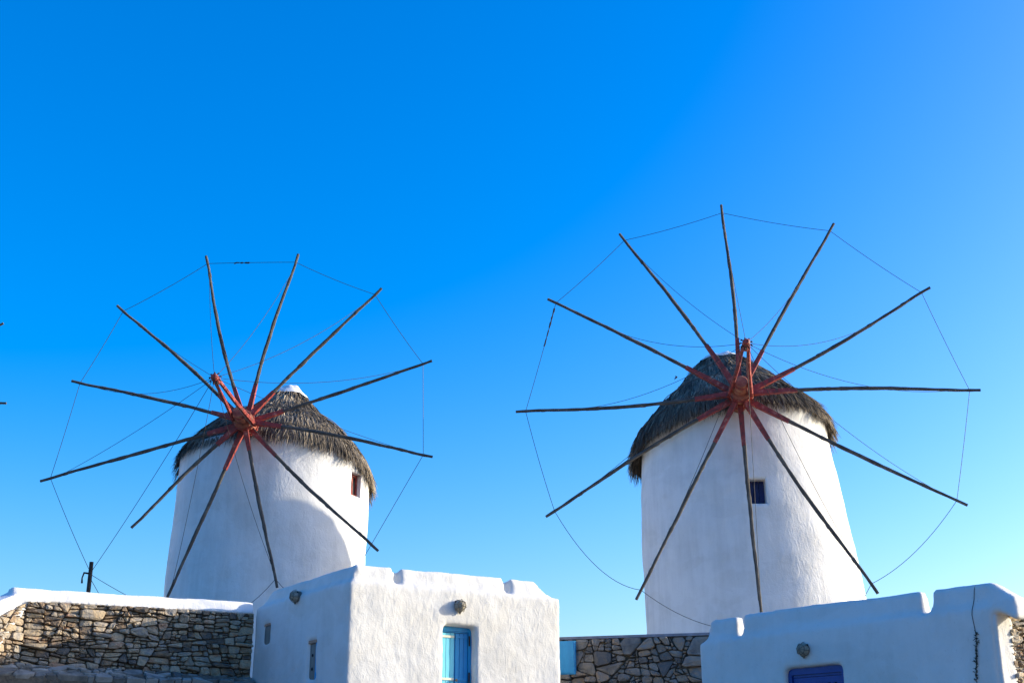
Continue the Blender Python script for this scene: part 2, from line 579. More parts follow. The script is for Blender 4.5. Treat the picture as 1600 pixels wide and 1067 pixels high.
def make_mill(spec):
    R = random.Random(spec['seed'])
    Y0 = spec['Y']                                  # distance of the tower axis
    rows = []
    for (y, xl, xr) in spec['edges']:
        p = at((xl + xr) / 2, y, Y0)
        q = at(xr, y, Y0)
        rows.append((p.z, p.x, (q - p).length * .985))
    rows.sort()
    base_z = spec['base']
    zb, xb, rb = rows[0]
    z2, x2, r2 = rows[1]
    k = (base_z - zb) / (z2 - zb)
    rows.insert(0, (base_z, xb + (x2 - xb) * k * .6, rb + (r2 - rb) * k))
    zs = np.array([r[0] for r in rows])
    TILT = math.tan(math.radians(spec['tilt']))     # the cap leans back, its eave rising over the windshaft
    ROLL = math.tan(math.radians(spec['roll']))
    E = at(spec['roof_px'][0], spec['roof_px'][1], Y0)   # centre of the eave circle
    top = E.z + spec['rise']

    def axis(z): return float(np.interp(z, zs, [r[1] for r in rows]))
    def rad(z): return float(np.interp(z, zs, [r[2] for r in rows]))
    root = empty('windmill', (axis(base_z), Y0, base_z), spec['label'], 'windmill', 'whitewashed windmills on the hill')

    # tower: closed lumpy solid
    nseg, nrow = 144, 76
    v, f = [], []
    for i in range(nrow + 1):
        for j in range(nseg):
            a = 2 * PI * j / nseg
            d = Vector((math.cos(a), math.sin(a), 0))
            z = base_z + (top - d.y * 2.7 * TILT + d.x * 2.7 * ROLL - base_z) * i / nrow
            p = Vector((axis(z), Y0, z)) + d * rad(z)
            lump = .035 * fbm(p + Vector((0, 0, spec['seed'])), .55, 2) + .012 * noise.noise(p * 2.6) + .006 * noise.noise(p * 6.5)
            v.append(p + d * lump)
    for i in range(nrow):
        for j in range(nseg):
            j2 = (j + 1) % nseg
            f.append((i * nseg + j, i * nseg + j2, (i + 1) * nseg + j2, (i + 1) * nseg + j))
    f.append(tuple(reversed(range(nseg)))); f.append(tuple(nrow * nseg + j for j in range(nseg)))
    # window opening
    wx, wy, ww, wh, wd = spec['window']
    zc = None
    a0 = None
    r_ = ray(wx, wy)
    # hit the tower with the sight line: nearest crossing
    t = (Y0 - 5) / r_.y
    while True:
        P = CAM + r_ * t
        if math.hypot(P.x - axis(P.z), P.y - Y0) < rad(P.z) or P.y > Y0: break
        t += .004 / r_.y
    wn_ = Vector((P.x - axis(P.z), P.y - Y0, 0)).normalized()
    wt = Vector((-wn_.y, wn_.x, 0))                   # sideways along the wall
    tob = mesh_obj('tmp', v, f, M['tower'])
    cut = MB().box(P - wt * (ww / 2) - Vector((0, 0, wh / 2)) + wn_ * .3, wt * ww, -wn_ * (wd + .3), Vector((0, 0, wh))).build('tmpc', None)
    b = tob.modifiers.new('b', 'BOOLEAN'); b.operation = 'DIFFERENCE'; b.object = cut; b.solver = 'EXACT'
    me = evaluated(tob, 'tower')
    bpy.data.objects.remove(tob); bpy.data.objects.remove(cut)
    me.materials.clear(); me.materials.append(M['tower'])
    sm = [p.area < .2 and p.normal.dot(Vector((p.center.x - axis(p.center.z), p.center.y - Y0, 0)).normalized()) > .8 for p in me.polygons]
    me.polygons.foreach_set('use_smooth', sm)
    tower = bpy.data.objects.new('tower', me)
    tower.location = (0, 0, 0)
    link(tower, root)

    # window inside the opening
    zv = Vector((0, 0, 1))
    win = MB()
    q = P - wn_ * (wd - .06)
    if spec['wstyle'] == 'red':
        fw = .07
        for sx in (-1, 1):
            win.box(q + wt * (sx * (ww / 2 - fw / 2 - .004) - fw / 2) - zv * (wh / 2 - .004), wt * fw, wn_ * .06, zv * (wh - .008))
        win.box(q - wt * (ww / 2 - fw - .006) - zv * (wh / 2 - .004), wt * (ww - 2 * fw - .012), wn_ * .06, zv * fw)
        win.box(q - wt * (ww / 2 - fw - .006) + zv * (wh / 2 - .004 - fw), wt * (ww - 2 * fw - .012), wn_ * .06, zv * fw)
        win.box(q - wt * .025 - zv * (wh / 2 - fw - .006), wt * .05, wn_ * .05, zv * (wh - 2 * fw - .012))
        wo_ = win.build('window', M['red'], root, origin=P)
        for sx in (-1, 1):
            MB().box(q + wt * (sx * (ww / 4 - .008) - (ww / 4 - .045)) - zv * (wh / 2 - fw - .01) + wn_ * .012, wt * (ww / 2 - .09), wn_ * .008, zv * (wh - 2 * fw - .02)).build('pane', M['hole'], wo_, origin=P)
    else:
        nb = 3
        bw = (ww - .016) / nb
        for k_ in range(nb):
            win.box(q - wt * (ww / 2 - .008 - bw * k_ - .006) - zv * (wh / 2 - .006), wt * (bw - .012), wn_ * (.04 if k_ != 1 else .05), zv * (wh - .012))
        wo_ = win.build('window', M['navy'], root, origin=P)
        tag(wo_, 'small window closed by a dark blue board shutter')

    # thatched roof
    prof = [(a * spec.get('k', 1), b * spec.get('k', 1) * spec['hs']) for a, b in spec['prof']]                              # (radius, height above the eave)
    lean = spec['lean']
    pr = np.array([p[0] for p in prof]); ph = np.array([p[1] for p in prof])
    # resample by arc length
    sl = np.concatenate([[0], np.cumsum(np.hypot(np.diff(pr), np.diff(ph)))])
    SL = sl[-1]

    TM = Matrix.Rotation(math.radians(-spec['roll']), 3, 'Y') @ Matrix.Rotation(math.radians(-spec['tilt']), 3, 'X')

    def surf(s, a, off=0.0):
        r = float(np.interp(s, sl, pr)); h = float(np.interp(s, sl, ph))
        ds = .05
        r1, h1 = float(np.interp(min(s + ds, SL), sl, pr)), float(np.interp(min(s + ds, SL), sl, ph))
        r0, h0 = float(np.interp(max(s - ds, 0), sl, pr)), float(np.interp(max(s - ds, 0), sl, ph))
        tr, th = r1 - r0, h1 - h0
        L = math.hypot(tr, th) or 1
        nr, nh = -th / L, tr / L                       # outward (profile runs from apex to eave)
        wob = .07 * noise.noise(Vector((math.cos(a) * 1.4, math.sin(a) * 1.4, s * .9 + spec['seed']))) + .03 * noise.noise(Vector((math.cos(a) * 6, math.sin(a) * 6, s * 2.5)))
        edge = .12 * noise.noise(Vector((math.cos(a) * 3, math.sin(a) * 3, spec['seed'] * 3.3))) * (s / SL) ** 6
        rr = r + nr * (off + wob)
        hh = h + nh * (off + wob) + edge
        cx = lean * h / ph.max()
        d = Vector((math.cos(a), math.sin(a), 0))
        p = Vector((E.x + cx, E.y, E.z + hh)) + d * rr
        nrm = d * nr + Vector((0, 0, nh))
        tan = d * (tr / L) + Vector((0, 0, th / L))
        return E + TM @ (p - E), TM @ nrm, TM @ tan

    v, f = [], []
    nu, ns = 72, 16
    for i in range(ns + 1):
        s = SL * (.10 + .90 * i / ns)
        for j in range(nu):
            v.append(surf(s, 2 * PI * j / nu, 0)[0])
    # under layer of the thatch, back up to the wall head
    for i, (off, s) in enumerate(((-.22, SL * .985), (-.24, SL * .80), (-.24, SL * .5), (-.22, SL * .10))):
        for j in range(nu):
            v.append(surf(s, 2 * PI * j / nu, off)[0])
    nr_ = ns + 1 + 4
    for i in range(nr_):
        i2 = (i + 1) % nr_
        for j in range(nu):
            j2 = (j + 1) % nu
            f.append((i * nu + j, i * nu + j2, i2 * nu + j2, i2 * nu + j))
    f = [tuple(reversed(q)) for q in f]
    roof = mesh_obj('roof', v, f, M['thatch_under'], root, smooth=True, origin=E)
    tag(roof, 'conical roof of dark grey brown thatch')
    st = []
    nst = 20000
    for i in range(nst):
        s = SL * math.sqrt(R.uniform(.012, .97))
        a = R.uniform(0, 2 * PI)
        p, nrm, tan = surf(s, a, R.uniform(-.01, .04) + .035 * ((s * 2.2 + .3 * noise.noise(Vector((math.cos(a) * 3, math.sin(a) * 3, 7)))) % 1.0))
        side = nrm.cross(tan).normalized()
        ln = R.uniform(.22, .55)
        dirv = (tan + side * R.gauss(0, .12) + nrm * R.uniform(-.08, .07)).normalized()
        m1 = p + dirv * ln * .5
        m2 = p + dirv * ln + Vector((0, 0, -.06 * R.random()))
        cl = noise.noise(Vector((math.cos(a) * 5, math.sin(a) * 5, s * 1.7 + spec['seed'])))
        cl2 = noise.noise(Vector((math.cos(a) * 1.6, math.sin(a) * 1.6, s * .8 + spec['seed'] * 2)))
        t = max(0, min(1, .47 + .30 * cl + .5 * cl2 + R.gauss(0, .15)))
        if R.random() < .02: t = R.uniform(.8, 1)
        st.append(((p, m1, m2), (side + nrm * R.uniform(-.8, .8)).normalized(), R.uniform(.007, .017), t))
    for i in range(7000):                                # shaggy fringe at the eave
        a = R.uniform(0, 2 * PI)
        p, nrm, tan = surf(SL * R.uniform(.93, 1.0), a, R.uniform(-.22, .03))
        side = nrm.cross(tan).normalized()
        ln = R.uniform(.08, .20) * (1 + .8 * noise.noise(Vector((math.cos(a) * 9, math.sin(a) * 9, 3))))
        dirv = (tan * .7 + Vector((0, 0, -.6)) + side * R.gauss(0, .16) + nrm * R.uniform(-.1, .1)).normalized()
        t = max(0, min(1, .46 + R.gauss(0, .2)))
        st.append(((p, p + dirv * ln * .5, p + dirv * ln + Vector((0, 0, -.05))), (side + nrm * R.uniform(-.8, .8)).normalized(), R.uniform(.005, .012), t))
    for i in range(70):                                 # loose tufts
        a = R.uniform(0, 2 * PI); s = SL * math.sqrt(R.uniform(.05, .9))
        p, nrm, tan = surf(s, a, .03)
        side = nrm.cross(tan).normalized()
        dirv = (tan * R.uniform(-.3, 1) + nrm * R.uniform(.2, .7) + side * R.gauss(0, .6)).normalized()
        ln = R.uniform(.12, .32)
        st.append(((p, p + dirv * ln * .5, p + dirv * ln - nrm * .05), side, .009, R.uniform(.6, 1)))
    th = strand_mesh('thatch', st, M['thatch'], roof, E)
    th['kind'] = 'stuff'
    for sb in (.60, .88):                                # ropes that hold the thatch down
        ring = [surf(SL * (sb + .02 * noise.noise(Vector((j * .5, sb, 1)))), 2 * PI * j / 64, .085)[0] for j in range(65)]
        MB().tube(ring, .012, 5, cap=False).build('binding_rope', M['rope'], roof, origin=E)
    # plastered cap on the apex
    v, f = [], []
    capn, capr = 40, 9
    smax = spec['cap']
    for i in range(capr + 1):
        s = smax * i / capr
        for j in range(capn):
            a = 2 * PI * j / capn
            p, nrm, tan = surf(max(.001, s * (1 + .22 * noise.noise(Vector((math.cos(a) * 2.2, math.sin(a) * 2.2, 9))))), a, .07 + .05 * noise.noise(Vector((math.cos(a) * 2, math.sin(a) * 2, s * 4))))
            v.append(p)
    for i in range(capr):
        for j in range(capn):
            j2 = (j + 1) % capn
            f.append((i * capn + j, (i + 1) * capn + j, (i + 1) * capn + j2, i * capn + j2))
    f.append(tuple(range(capn)))
    mesh_obj('roof_cap', v, f, M['coping'], roof, smooth=True, origin=E)

    # ---- wheel of sail spokes
    az, el = spec['axis']
    n = Vector((math.sin(az) * math.cos(el), -math.cos(az) * math.cos(el), math.sin(el)))
    H = at(spec['hub'][0], spec['hub'][1], spec['hubY'])
    L = spec['bow']
    B = H + n * L
    u = Vector((math.cos(az), math.sin(az), 0))
    w = u.cross(-n).normalized()
    if w.z < 0: w = -w
    # windshaft out of the roof
    ax = MB()
    ax.tube([H - n * 3.4, H - n * .42], .20, 14)
    ax.tube([H - n * .42, H - n * .40, H + n * .30, H + n * .33], [.25, .30, .30, .25], 8)
    ax.tube([H + n * .33, H + n * .85, H + n * .88], [.19, .18, .16], 14)
    sh = ax.build('windshaft', M['hubwood'], root, smooth=False, origin=H)
    for dd, rr in ((-.33, .315), (.22, .315), (.78, .20)):
        MB().tube([H + n * (dd - .035), H + n * (dd + .035)], rr, 16).build('iron_band', M['red'], sh, origin=H)
    # spokes
    tips = []
    for i, tp in enumerate(spec['tips']):
        if isinstance(tp[0], str):
            ang, ln = tp[1], tp[2]
        else:
            T = on_plane(tp[0], tp[1], H, n)
            d = T - H
            ang, ln = math.atan2(d.dot(u), d.dot(w)), d.length
        stag = .10 if i % 2 else -.10
        rd = u * math.sin(ang) + w * math.cos(ang)
        tang = u * math.cos(ang) - w * math.sin(ang)
        rootp = H + n * stag + rd * .10
        tip = H + rd * ln
        bow = R.uniform(-.12, .12); bowt = R.uniform(-.11, .11)
        split = spec['red'] * R.uniform(.82, 1.25)

        def pt(t):
            k_ = math.sin(PI * t)
            return rootp.lerp(tip, t) + n * (bow * k_) + tang * (bowt * math.sin(PI * min(1, t * 1.1)))
        pts, rads = [], []
        ph0 = R.uniform(0, 50)
        NS = 40
        t0 = split * .72
        for k_ in range(NS + 1):
            t = t0 + (1 - t0) * k_ / NS
            r = .057 + (.039 - .057) * t
            lash = 1.0
            if abs(t - spec['lash']) < .14: lash = 1.10                # spliced overlap
            pts.append(pt(t) + Vector((noise.noise(Vector((t * 9, ph0, 0))), 0, noise.noise(Vector((t * 9, ph0, 5))))) * .012)
            rads.append(r * lash * (1 + .16 * noise.noise(Vector((t * 26, ph0, 1))) + .07 * R.uniform(-1, 1)))
        sp = MB().tube(pts, rads, 7).build('sail_spoke', M['wood'], root, smooth=False, origin=H)
        # lower timber painted red, squared
        rp = [pt(split * k_ / 6) for k_ in range(7)]
        m = MB()
        a_, b_ = tang, n
        for k_ in range(7):
            hw = (.078 - .026 * k_ / 6)
            hd = (.078 - .026 * k_ / 6)
            ce = rp[k_] + tang * .004
            m.v += [ce - a_ * hw - b_ * hd, ce + a_ * hw - b_ * hd, ce + a_ * hw + b_ * hd, ce - a_ * hw + b_ * hd]
        for k_ in range(6):
            for e in range(4):
                m.f.append((k_ * 4 + e, k_ * 4 + (e + 1) % 4, k_ * 4 + 4 + (e + 1) % 4, k_ * 4 + 4 + e))
        m.f.append((3, 2, 1, 0)); m.f.append((24, 25, 26, 27))
        tag(m.build('painted_foot', M['red'], sp, origin=H), 'spoke foot painted red')
        for tb in (spec['lash'] - .13, spec['lash'] + .12, R.uniform(.3, .4), R.uniform(.8, .88)):
            c_ = pt(tb)
            q0 = (.061 - .018 * tb) * R.uniform(.98, 1.12)
            MB().tube([c_ - rd * .07, c_ - rd * .02, c_ + rd * .03, c_ + rd * .06], [q0 * .92, q0, q0 * .97, q0 * .9], 8).build('rope_lashing', M['wood'], sp, origin=H)
        wt_ = spec.get('wire_at', .955)
        tips.append((pt(wt_), pt(.90), sp))
    # rim wires
    for i in range(12):
        if i in spec.get('no_rim', ()): continue
        a, b_ = tips[i][0], tips[(i + 1) % 12][0]
        low = ((a.z + b_.z) / 2 - H.z) / 6.0
        sg = spec['rimsag'].get(i, .05 + (.10 if low < -.4 else 0))
        MB().tube(sag_line(a, b_, sg), WR, 5).build('rim_wire', M['wire'], root, origin=H)
    for (i, a_, b_) in spec.get('knots', ()):
        A, Bq = tips[i][0], tips[(i + 1) % 12][0]
        sg = spec['rimsag'].get(i, .05)
        ln_ = sag_line(A, Bq, sg, 40)
        m = MB()
        for k_ in range(int(a_ * 40), int(b_ * 40)):
            m.tube([ln_[k_] + Vector((0, 0, R.uniform(-.02, .02))), ln_[k_ + 1]], R.uniform(.012, .03), 5)
        m.build('wire_splice', M['iron'], root, origin=H)
    # forestay: two struts that meet at the tip, and stays to every spoke
    for sgn in (-1, 1):
        m = MB()
        A = H + u * (.30 * sgn) + n * .05 - w * (.02 if sgn < 0 else .10)
        m.tube([A, A.lerp(B, .5), B - n * .18 + u * (.06 * sgn)], [.068, .058, .048], 6)
        m.build('bowsprit_strut', M['red'], root, origin=H)
    m = MB()
    m.tube([B - n * .38, B - n * .32, B + n * .02, B + n * .08], [.08, .105, .10, .06], 10)
    bt = m.build('bowsprit_head', M['red'], root, origin=B)
    for k_ in range(9):
        a = k_ * 2 * PI / 9 + .3
        c_ = B - n * .05 + (u * math.cos(a) + w * math.sin(a)) * .11
        o_ = (u * math.cos(a) + w * math.sin(a))
        MB().tube([c_, c_ + o_ * .04, c_ + o_ * .05 - n * .06], .018, 6).build('wire_eye', M['iron'], bt, origin=B)
    for i in range(12):
        if i in spec.get('no_stay', ()): continue
        MB().tube(sag_line(B - n * .03, tips[i][1], spec['staysag'].get(i, .22 + .10 * R.random()), 18), WR * .85, 5).build('stay_wire', M['wire'], root, origin=H)
    return dict(root=root, H=H, B=B, n=n, u=u, w=w, tips=tips, top=top, E=E)


right_spec = dict(
    seed=3, Y=37.0, base=2.0, label='windmill with a small dark blue window, right of the two full wheels',
    edges=[(690, 1001, 1291), (780, 999, 1313), (860, 1003, 1333), (940, 1008, 1349), (1100, 1013, 1380)],
    rise=.10, tilt=12, hs=.93, roll=5.5, window=(1184, 767, .46, .68, .38), wstyle='blue',
    roof_px=(1141, 698), lean=.22, cap=.80,
    prof=[(.02, 3.20), (.50, 3.12), (.82, 2.84), (1.28, 2.28), (1.75, 1.72), (2.28, 1.10), (2.68, .60), (2.90, .20), (2.97, -.06)],
    axis=(math.radians(-6.4), math.radians(6.7)), hub=(1156, 616), hubY=33.5, bow=3.3,
    tips=[(1127, 320), (1303, 349), (1453, 449), (1532, 609), (1512, 789), (1372, 926), ('a', math.radians(178.5), 6.7), (994, 936), (853, 807), (806, 643), (856, 467), (968, 365)],
    red=.22, lash=.55, rimsag={5: .9, 6: .35, 7: .45, 4: .25, 8: .1}, staysag={10: .5, 2: .55, 3: .45, 9: .5, 1: .3, 11: .2, 0: .1, 6: .02},
    knots=[(9, .62, .95)])
left_spec = dict(
    seed=11, k=1.04, Y=39.0, base=2.0, label='windmill with a red framed window under its eave, left of the two full wheels',
    edges=[(735, 283, 580), (800, 275, 577), (870, 266, 573), (930, 258, 571), (1080, 243, 570)],
    rise=.10, tilt=12, hs=.95, roll=-3.0, window=(557, 757, .56, .70, .26), wstyle='red',
    roof_px=(432, 747), lean=.0, cap=.86,
    prof=[(.02, 3.20), (.25, 3.15), (.52, 2.82), (.95, 2.30), (1.45, 1.83), (2.0, 1.35), (2.45, .85), (2.76, .32), (2.86, .0)],
    axis=(math.radians(-1.7), math.radians(3.5)), hub=(383, 659), hubY=35.4, bow=3.6,
    tips=[(466, 397), (596, 450), (675, 563), (676, 713), (591, 860), (433, 917), ('a', math.radians(199), 5.6), (205, 824), (63, 751), (112, 595), (183, 477), (322, 400)],
    red=.20, lash=.52, rimsag={11: -.01, 2: .0, 3: .0, 4: 1.0, 5: .8}, staysag={2: .3, 9: .35, 10: .08, 8: .12, 3: .1},
    no_rim=(6, 7), no_stay=(7,), wire_at=.95, knots=[(11, .32, .48)])
RM = make_mill(right_spec)
LM = make_mill(left_spec)


def copy_tree(o, parent=None):
    c = o.copy()
    COL.objects.link(c)
    c.parent = parent
    if parent is not None: c.matrix_parent_inverse = o.matrix_parent_inverse.copy()
    for ch in o.children: copy_tree(ch, c)
    return c


# the next mill along the row: only the tips of its spokes reach into the picture
third = copy_tree(LM['root'])
third['label'] = 'windmill at the far left edge, only its spoke tips in view'
third.location = LM['root'].location + (at(-246, 622, 40.6) - LM['H'])
TR = Matrix.Rotation(math.radians(9.0), 4, LM['n'])      # its wheel stands a little further round
for ch in third.children:
    if ch.name.split('.')[0] in ('sail_spoke', 'rim_wire', 'stay_wire', 'wire_splice'):
        ch.rotation_euler = TR.to_euler()

# anchor post left of the left mill, with the ropes tied to it
pt_top = at(143, 877, 35.0)
pt_bot = Vector((pt_top.x - .05, pt_top.y, 2.0))
post = empty('anchor_post', pt_bot, 'thin dark post behind the stone wall with ropes tied to its top', 'post')
MB().tube([pt_bot, pt_bot.lerp(pt_top, .5) + Vector((.02, 0, 0)), pt_top], [.066, .062, .056], 9).build('pole', M['iron'], post)
hk = pt_top - Vector((.0, 0, .32))
MB().tube([hk, hk + Vector((-.16, -.03, .02)), hk + Vector((-.20, -.03, -.12)), hk + Vector((-.19, -.03, -.26))], [.03, .03, .02, .03], 6).build('hook', M['iron'], post)
for (a, b, sg) in ((LM['tips'][8][0], pt_top - Vector((.06, 0, .18)), .05), (LM['B'], pt_top + Vector((.05, 0, -.22)), .12),
                   (pt_top + Vector((.05, 0, -.5)), at(162, 940, 35.3), .0), (pt_top + Vector((.05, 0, -.36)), at(215, 938, 36.0), .02)):
    MB().tube(sag_line(a, b, sg), WR, 5).build('rope', M['wire'], post)

# ------------------------------------------------------------------ the small house with the turquoise door
ZV = Vector((0, 0, 1))
A1 = math.radians(58.0)
A2 = math.radians(-32.3)
e1 = Vector((math.sin(A1), math.cos(A1), 0))         # along the front, to the right and away
e2 = Vector((math.sin(A2), math.cos(A2), 0))         # along the side, to the left and away
P0 = at(547, 905, 25.0)
HZ = P0.z                                            # height of the parapet's foot
n1 = Vector((e1.y, -e1.x, 0))                         # outward normals
n2 = Vector((-e2.y, e2.x, 0))
if n1.y > 0: n1 = -n1
if n2.y > 0: n2 = -n2
FL = (on_plane(877, 990, P0, n1) - P0).dot(e1)
SL_ = (on_plane(396, 1000, P0, n2) - P0).dot(e2)
base = P0.copy(); base.z = 1.6


def hx(p, a, b, z0, z1, ia=(0, 0), ib=(0, 0)):
    """block on the ground plan p + a + b, pulled in at the top by ia, ib (lengths at both ends)"""
    au, bu = a.normalized(), b.normalized()
    q = [p, p + a, p + a + b, p + b]
    t = [p + au * ia[0] + bu * ib[0], p + a - au * ia[1] + bu * ib[0], p + a + b - au * ia[1] - bu * ib[1], p + b + au * ia[0] - bu * ib[1]]
    lo = [Vector((s.x, s.y, z0)) for s in q]
    hi = [Vector((s.x, s.y, z1)) for s in t]
    if a.cross(b).z < 0:
        lo.reverse(); hi.reverse()
    return lo + hi


house = empty('small_house', base, 'small whitewashed house with a turquoise door, stone wall on either side', 'house')
top_z = at(547, 877, 25.1).z
sol = [hx(P0, e1 * FL, e2 * SL_, .9, HZ)]
th_ = .42
# parapet: front run with two drain gaps, side runs, back run
g1 = (on_plane(626, 895, P0, n1) - P0).dot(e1)
g2 = (on_plane(799, 915, P0, n1) - P0).dot(e1)
gw = .17
for (a, b) in ((0, g1 - gw / 2), (g1 + gw / 2, g2 - gw / 2), (g2 + gw / 2, FL)):
    sol.append(hx(P0 + e1 * a, e1 * (b - a), e2 * th_, HZ - .3, top_z, (.16 if a == 0 else -.0, .55 if b == FL else 0), (.20, .14)))
sol.append(hx(P0 + e2 * .24 + e1 * .1, e1 * (FL - .9), e2 * (th_ - .24), HZ - .3, top_z - .045, (.1, .3), (.03, .12)))
sol.append(hx(P0 + e2 * .1, e1 * th_, e2 * (SL_ - .1), HZ - .3, top_z - .02, (.15, .12), (0, .55)))
sol.append(hx(P0 + e1 * (FL - th_), e1 * th_, e2 * SL_, HZ - .3, top_z - .28, (.12, .14), (.2, .2)))
sol.append(hx(P0 + e2 * (SL_ - th_), e1 * FL, e2 * th_, HZ - .3, top_z - .1, (.3, .3), (.12, .14)))

# openings
def on1(x, y):
    q = on_plane(x, y, P0, n1); return (q - P0).dot(e1), q.z
def on2(x, y):
    q = on_plane(x, y, P0, n2); return (q - P0).dot(e2), q.z


dl, dtop = on1(694, 975)
dr = on1(744, 990)[0]
dbot = dtop - 2.05
RD = .19
w1a, w1t = on2(481, 1000); w1b = on2(494.5, 1000)[0]; w1z = on2(488, 1061)[1]
w2a, w2t = on2(412, 974); w2b = on2(422, 974)[0]; w2z = on2(416, 1006)[1]
cut = [hx(P0 + e1 * dl + n1 * .3, e1 * (dr - dl), -n1 * (.3 + RD + .14), dbot, dtop),
       hx(P0 + e2 * w1b + n2 * .3, e2 * (w1a - w1b), -n2 * (.3 + .10), w1z, w1t),
       hx(P0 + e2 * w2b + n2 * .3, e2 * (w2a - w2b), -n2 * (.3 + .07), w2z, w2t)]
plaster_solid('wall', sol, cut, M['house'], house, voxel=.045, amp=.010, smooth_it=8)

# door in its recess
dp = P0 + e1 * dl - n1 * (RD + .06)
dp.z = dbot
dw, dh = dr - dl, dtop - dbot
door = MB()
fr = .06
door.box(dp, e1 * fr, n1 * .07, ZV * dh)
door.box(dp + e1 * (dw - fr), e1 * fr, n1 * .07, ZV * dh)
door.box(dp + e1 * fr + ZV * (dh - .09), e1 * (dw - 2 * fr), n1 * .07, ZV * .088)
door.box(dp + e1 * fr + ZV * (dh - .115), e1 * (dw - 2 * fr), n1 * .045, ZV * .023)
do = door.build('door', M['azure'], house, origin=dp)
lw = (dw - 2 * fr - .012) / 2
for k in range(2):
    q = dp + e1 * (fr + .003 + k * (lw + .006)) + n1 * .004
    lh = dh - .122
    leaf = MB()
    leaf.box(q + n1 * .006, e1 * lw, n1 * .006, ZV * lh)
    lf = leaf.build('door_leaf', M['azure'], do, origin=q)
    if k == 0: tag(lf, 'left door leaf of pale turquoise boards with cream trim')
    nb = 3
    for j in range(nb):
        bw = (lw - .02) / nb
        bx_ = MB().box(q + e1 * (.01 + bw * j + .004) + n1 * .0125, e1 * (bw - .008), n1 * (.016 + .003 * (j % 2)), ZV * (lh - .004))
        bx_.build('plank', M['turquoise'] if k == 0 else M['azure'], lf, origin=q)
    for zz in (lh - .10, lh - .93, lh - 1.76):
        MB().box(q + e1 * .01 + n1 * .032 + ZV * zz, e1 * (lw - .03), n1 * .014, ZV * .045).build('batten', M['cream'] if k == 0 else M['azure'], lf, origin=q)
for zz in (dh - .26, dh - .98):
    MB().box(dp + e1 * (dw - fr - .014) + n1 * .0705 + ZV * (zz - .11), e1 * .03, n1 * .02, ZV * .20).build('hinge', M['iron'], do, origin=dp)
MB().tube([dp + e1 * (fr + lw + .02) + n1 * .05 + ZV * 1.0, dp + e1 * (fr + lw + .02) + n1 * .10 + ZV * 1.0], [.016, .028], 10).build('door_handle', M['iron'], do, origin=dp)

# slit windows of the shaded side
wA = P0 + e2 * w1b - n2 * .09; wA.z = w1z
win = MB().box(wA + e2 * .004, e2 * .055, n2 * .07, ZV * (w1t - w1z - .07)).build('window', M['azure'], house, origin=wA)
tag(win, 'slit window with a blue jamb and a grey board')
brd = MB().box(wA + e2 * .06, e2 * (w1a - w1b - .066), n2 * .035, ZV * (w1t - w1z - .07)).build('board', M['oldwood'], win, origin=wA)
for zf in (.28, .62):
    c_ = wA + e2 * ((w1a - w1b) * .62) + n2 * .036 + ZV * ((w1t - w1z) * zf)
    MB().tube([c_, c_ + n2 * .012], [.035, .03], 8).build('hole_disc', M['hole'], win, origin=wA)  # near-black discs painted as the shade inside holes in the board
MB().box(wA + e2 * .004 + ZV * (w1t - w1z - .066), e2 * (w1a - w1b - .008), n2 * .075, ZV * .06).build('lintel', M['terracotta'], win, origin=wA)
wB = P0 + e2 * w2b - n2 * .065; wB.z = w2z
win2 = MB().box(wB + e2 * .004, e2 * (w2a - w2b - .008), n2 * .03, ZV * (w2t - w2z - .06)).build('window', M['oldwood'], house, origin=wB)
tag(win2, 'small blind slit closed by a grey board')
MB().box(wB + e2 * .004 + ZV * (w2t - w2z - .055), e2 * (w2a - w2b - .008), n2 * .05, ZV * .05).build('lintel', M['terracotta'], win2, origin=wB)


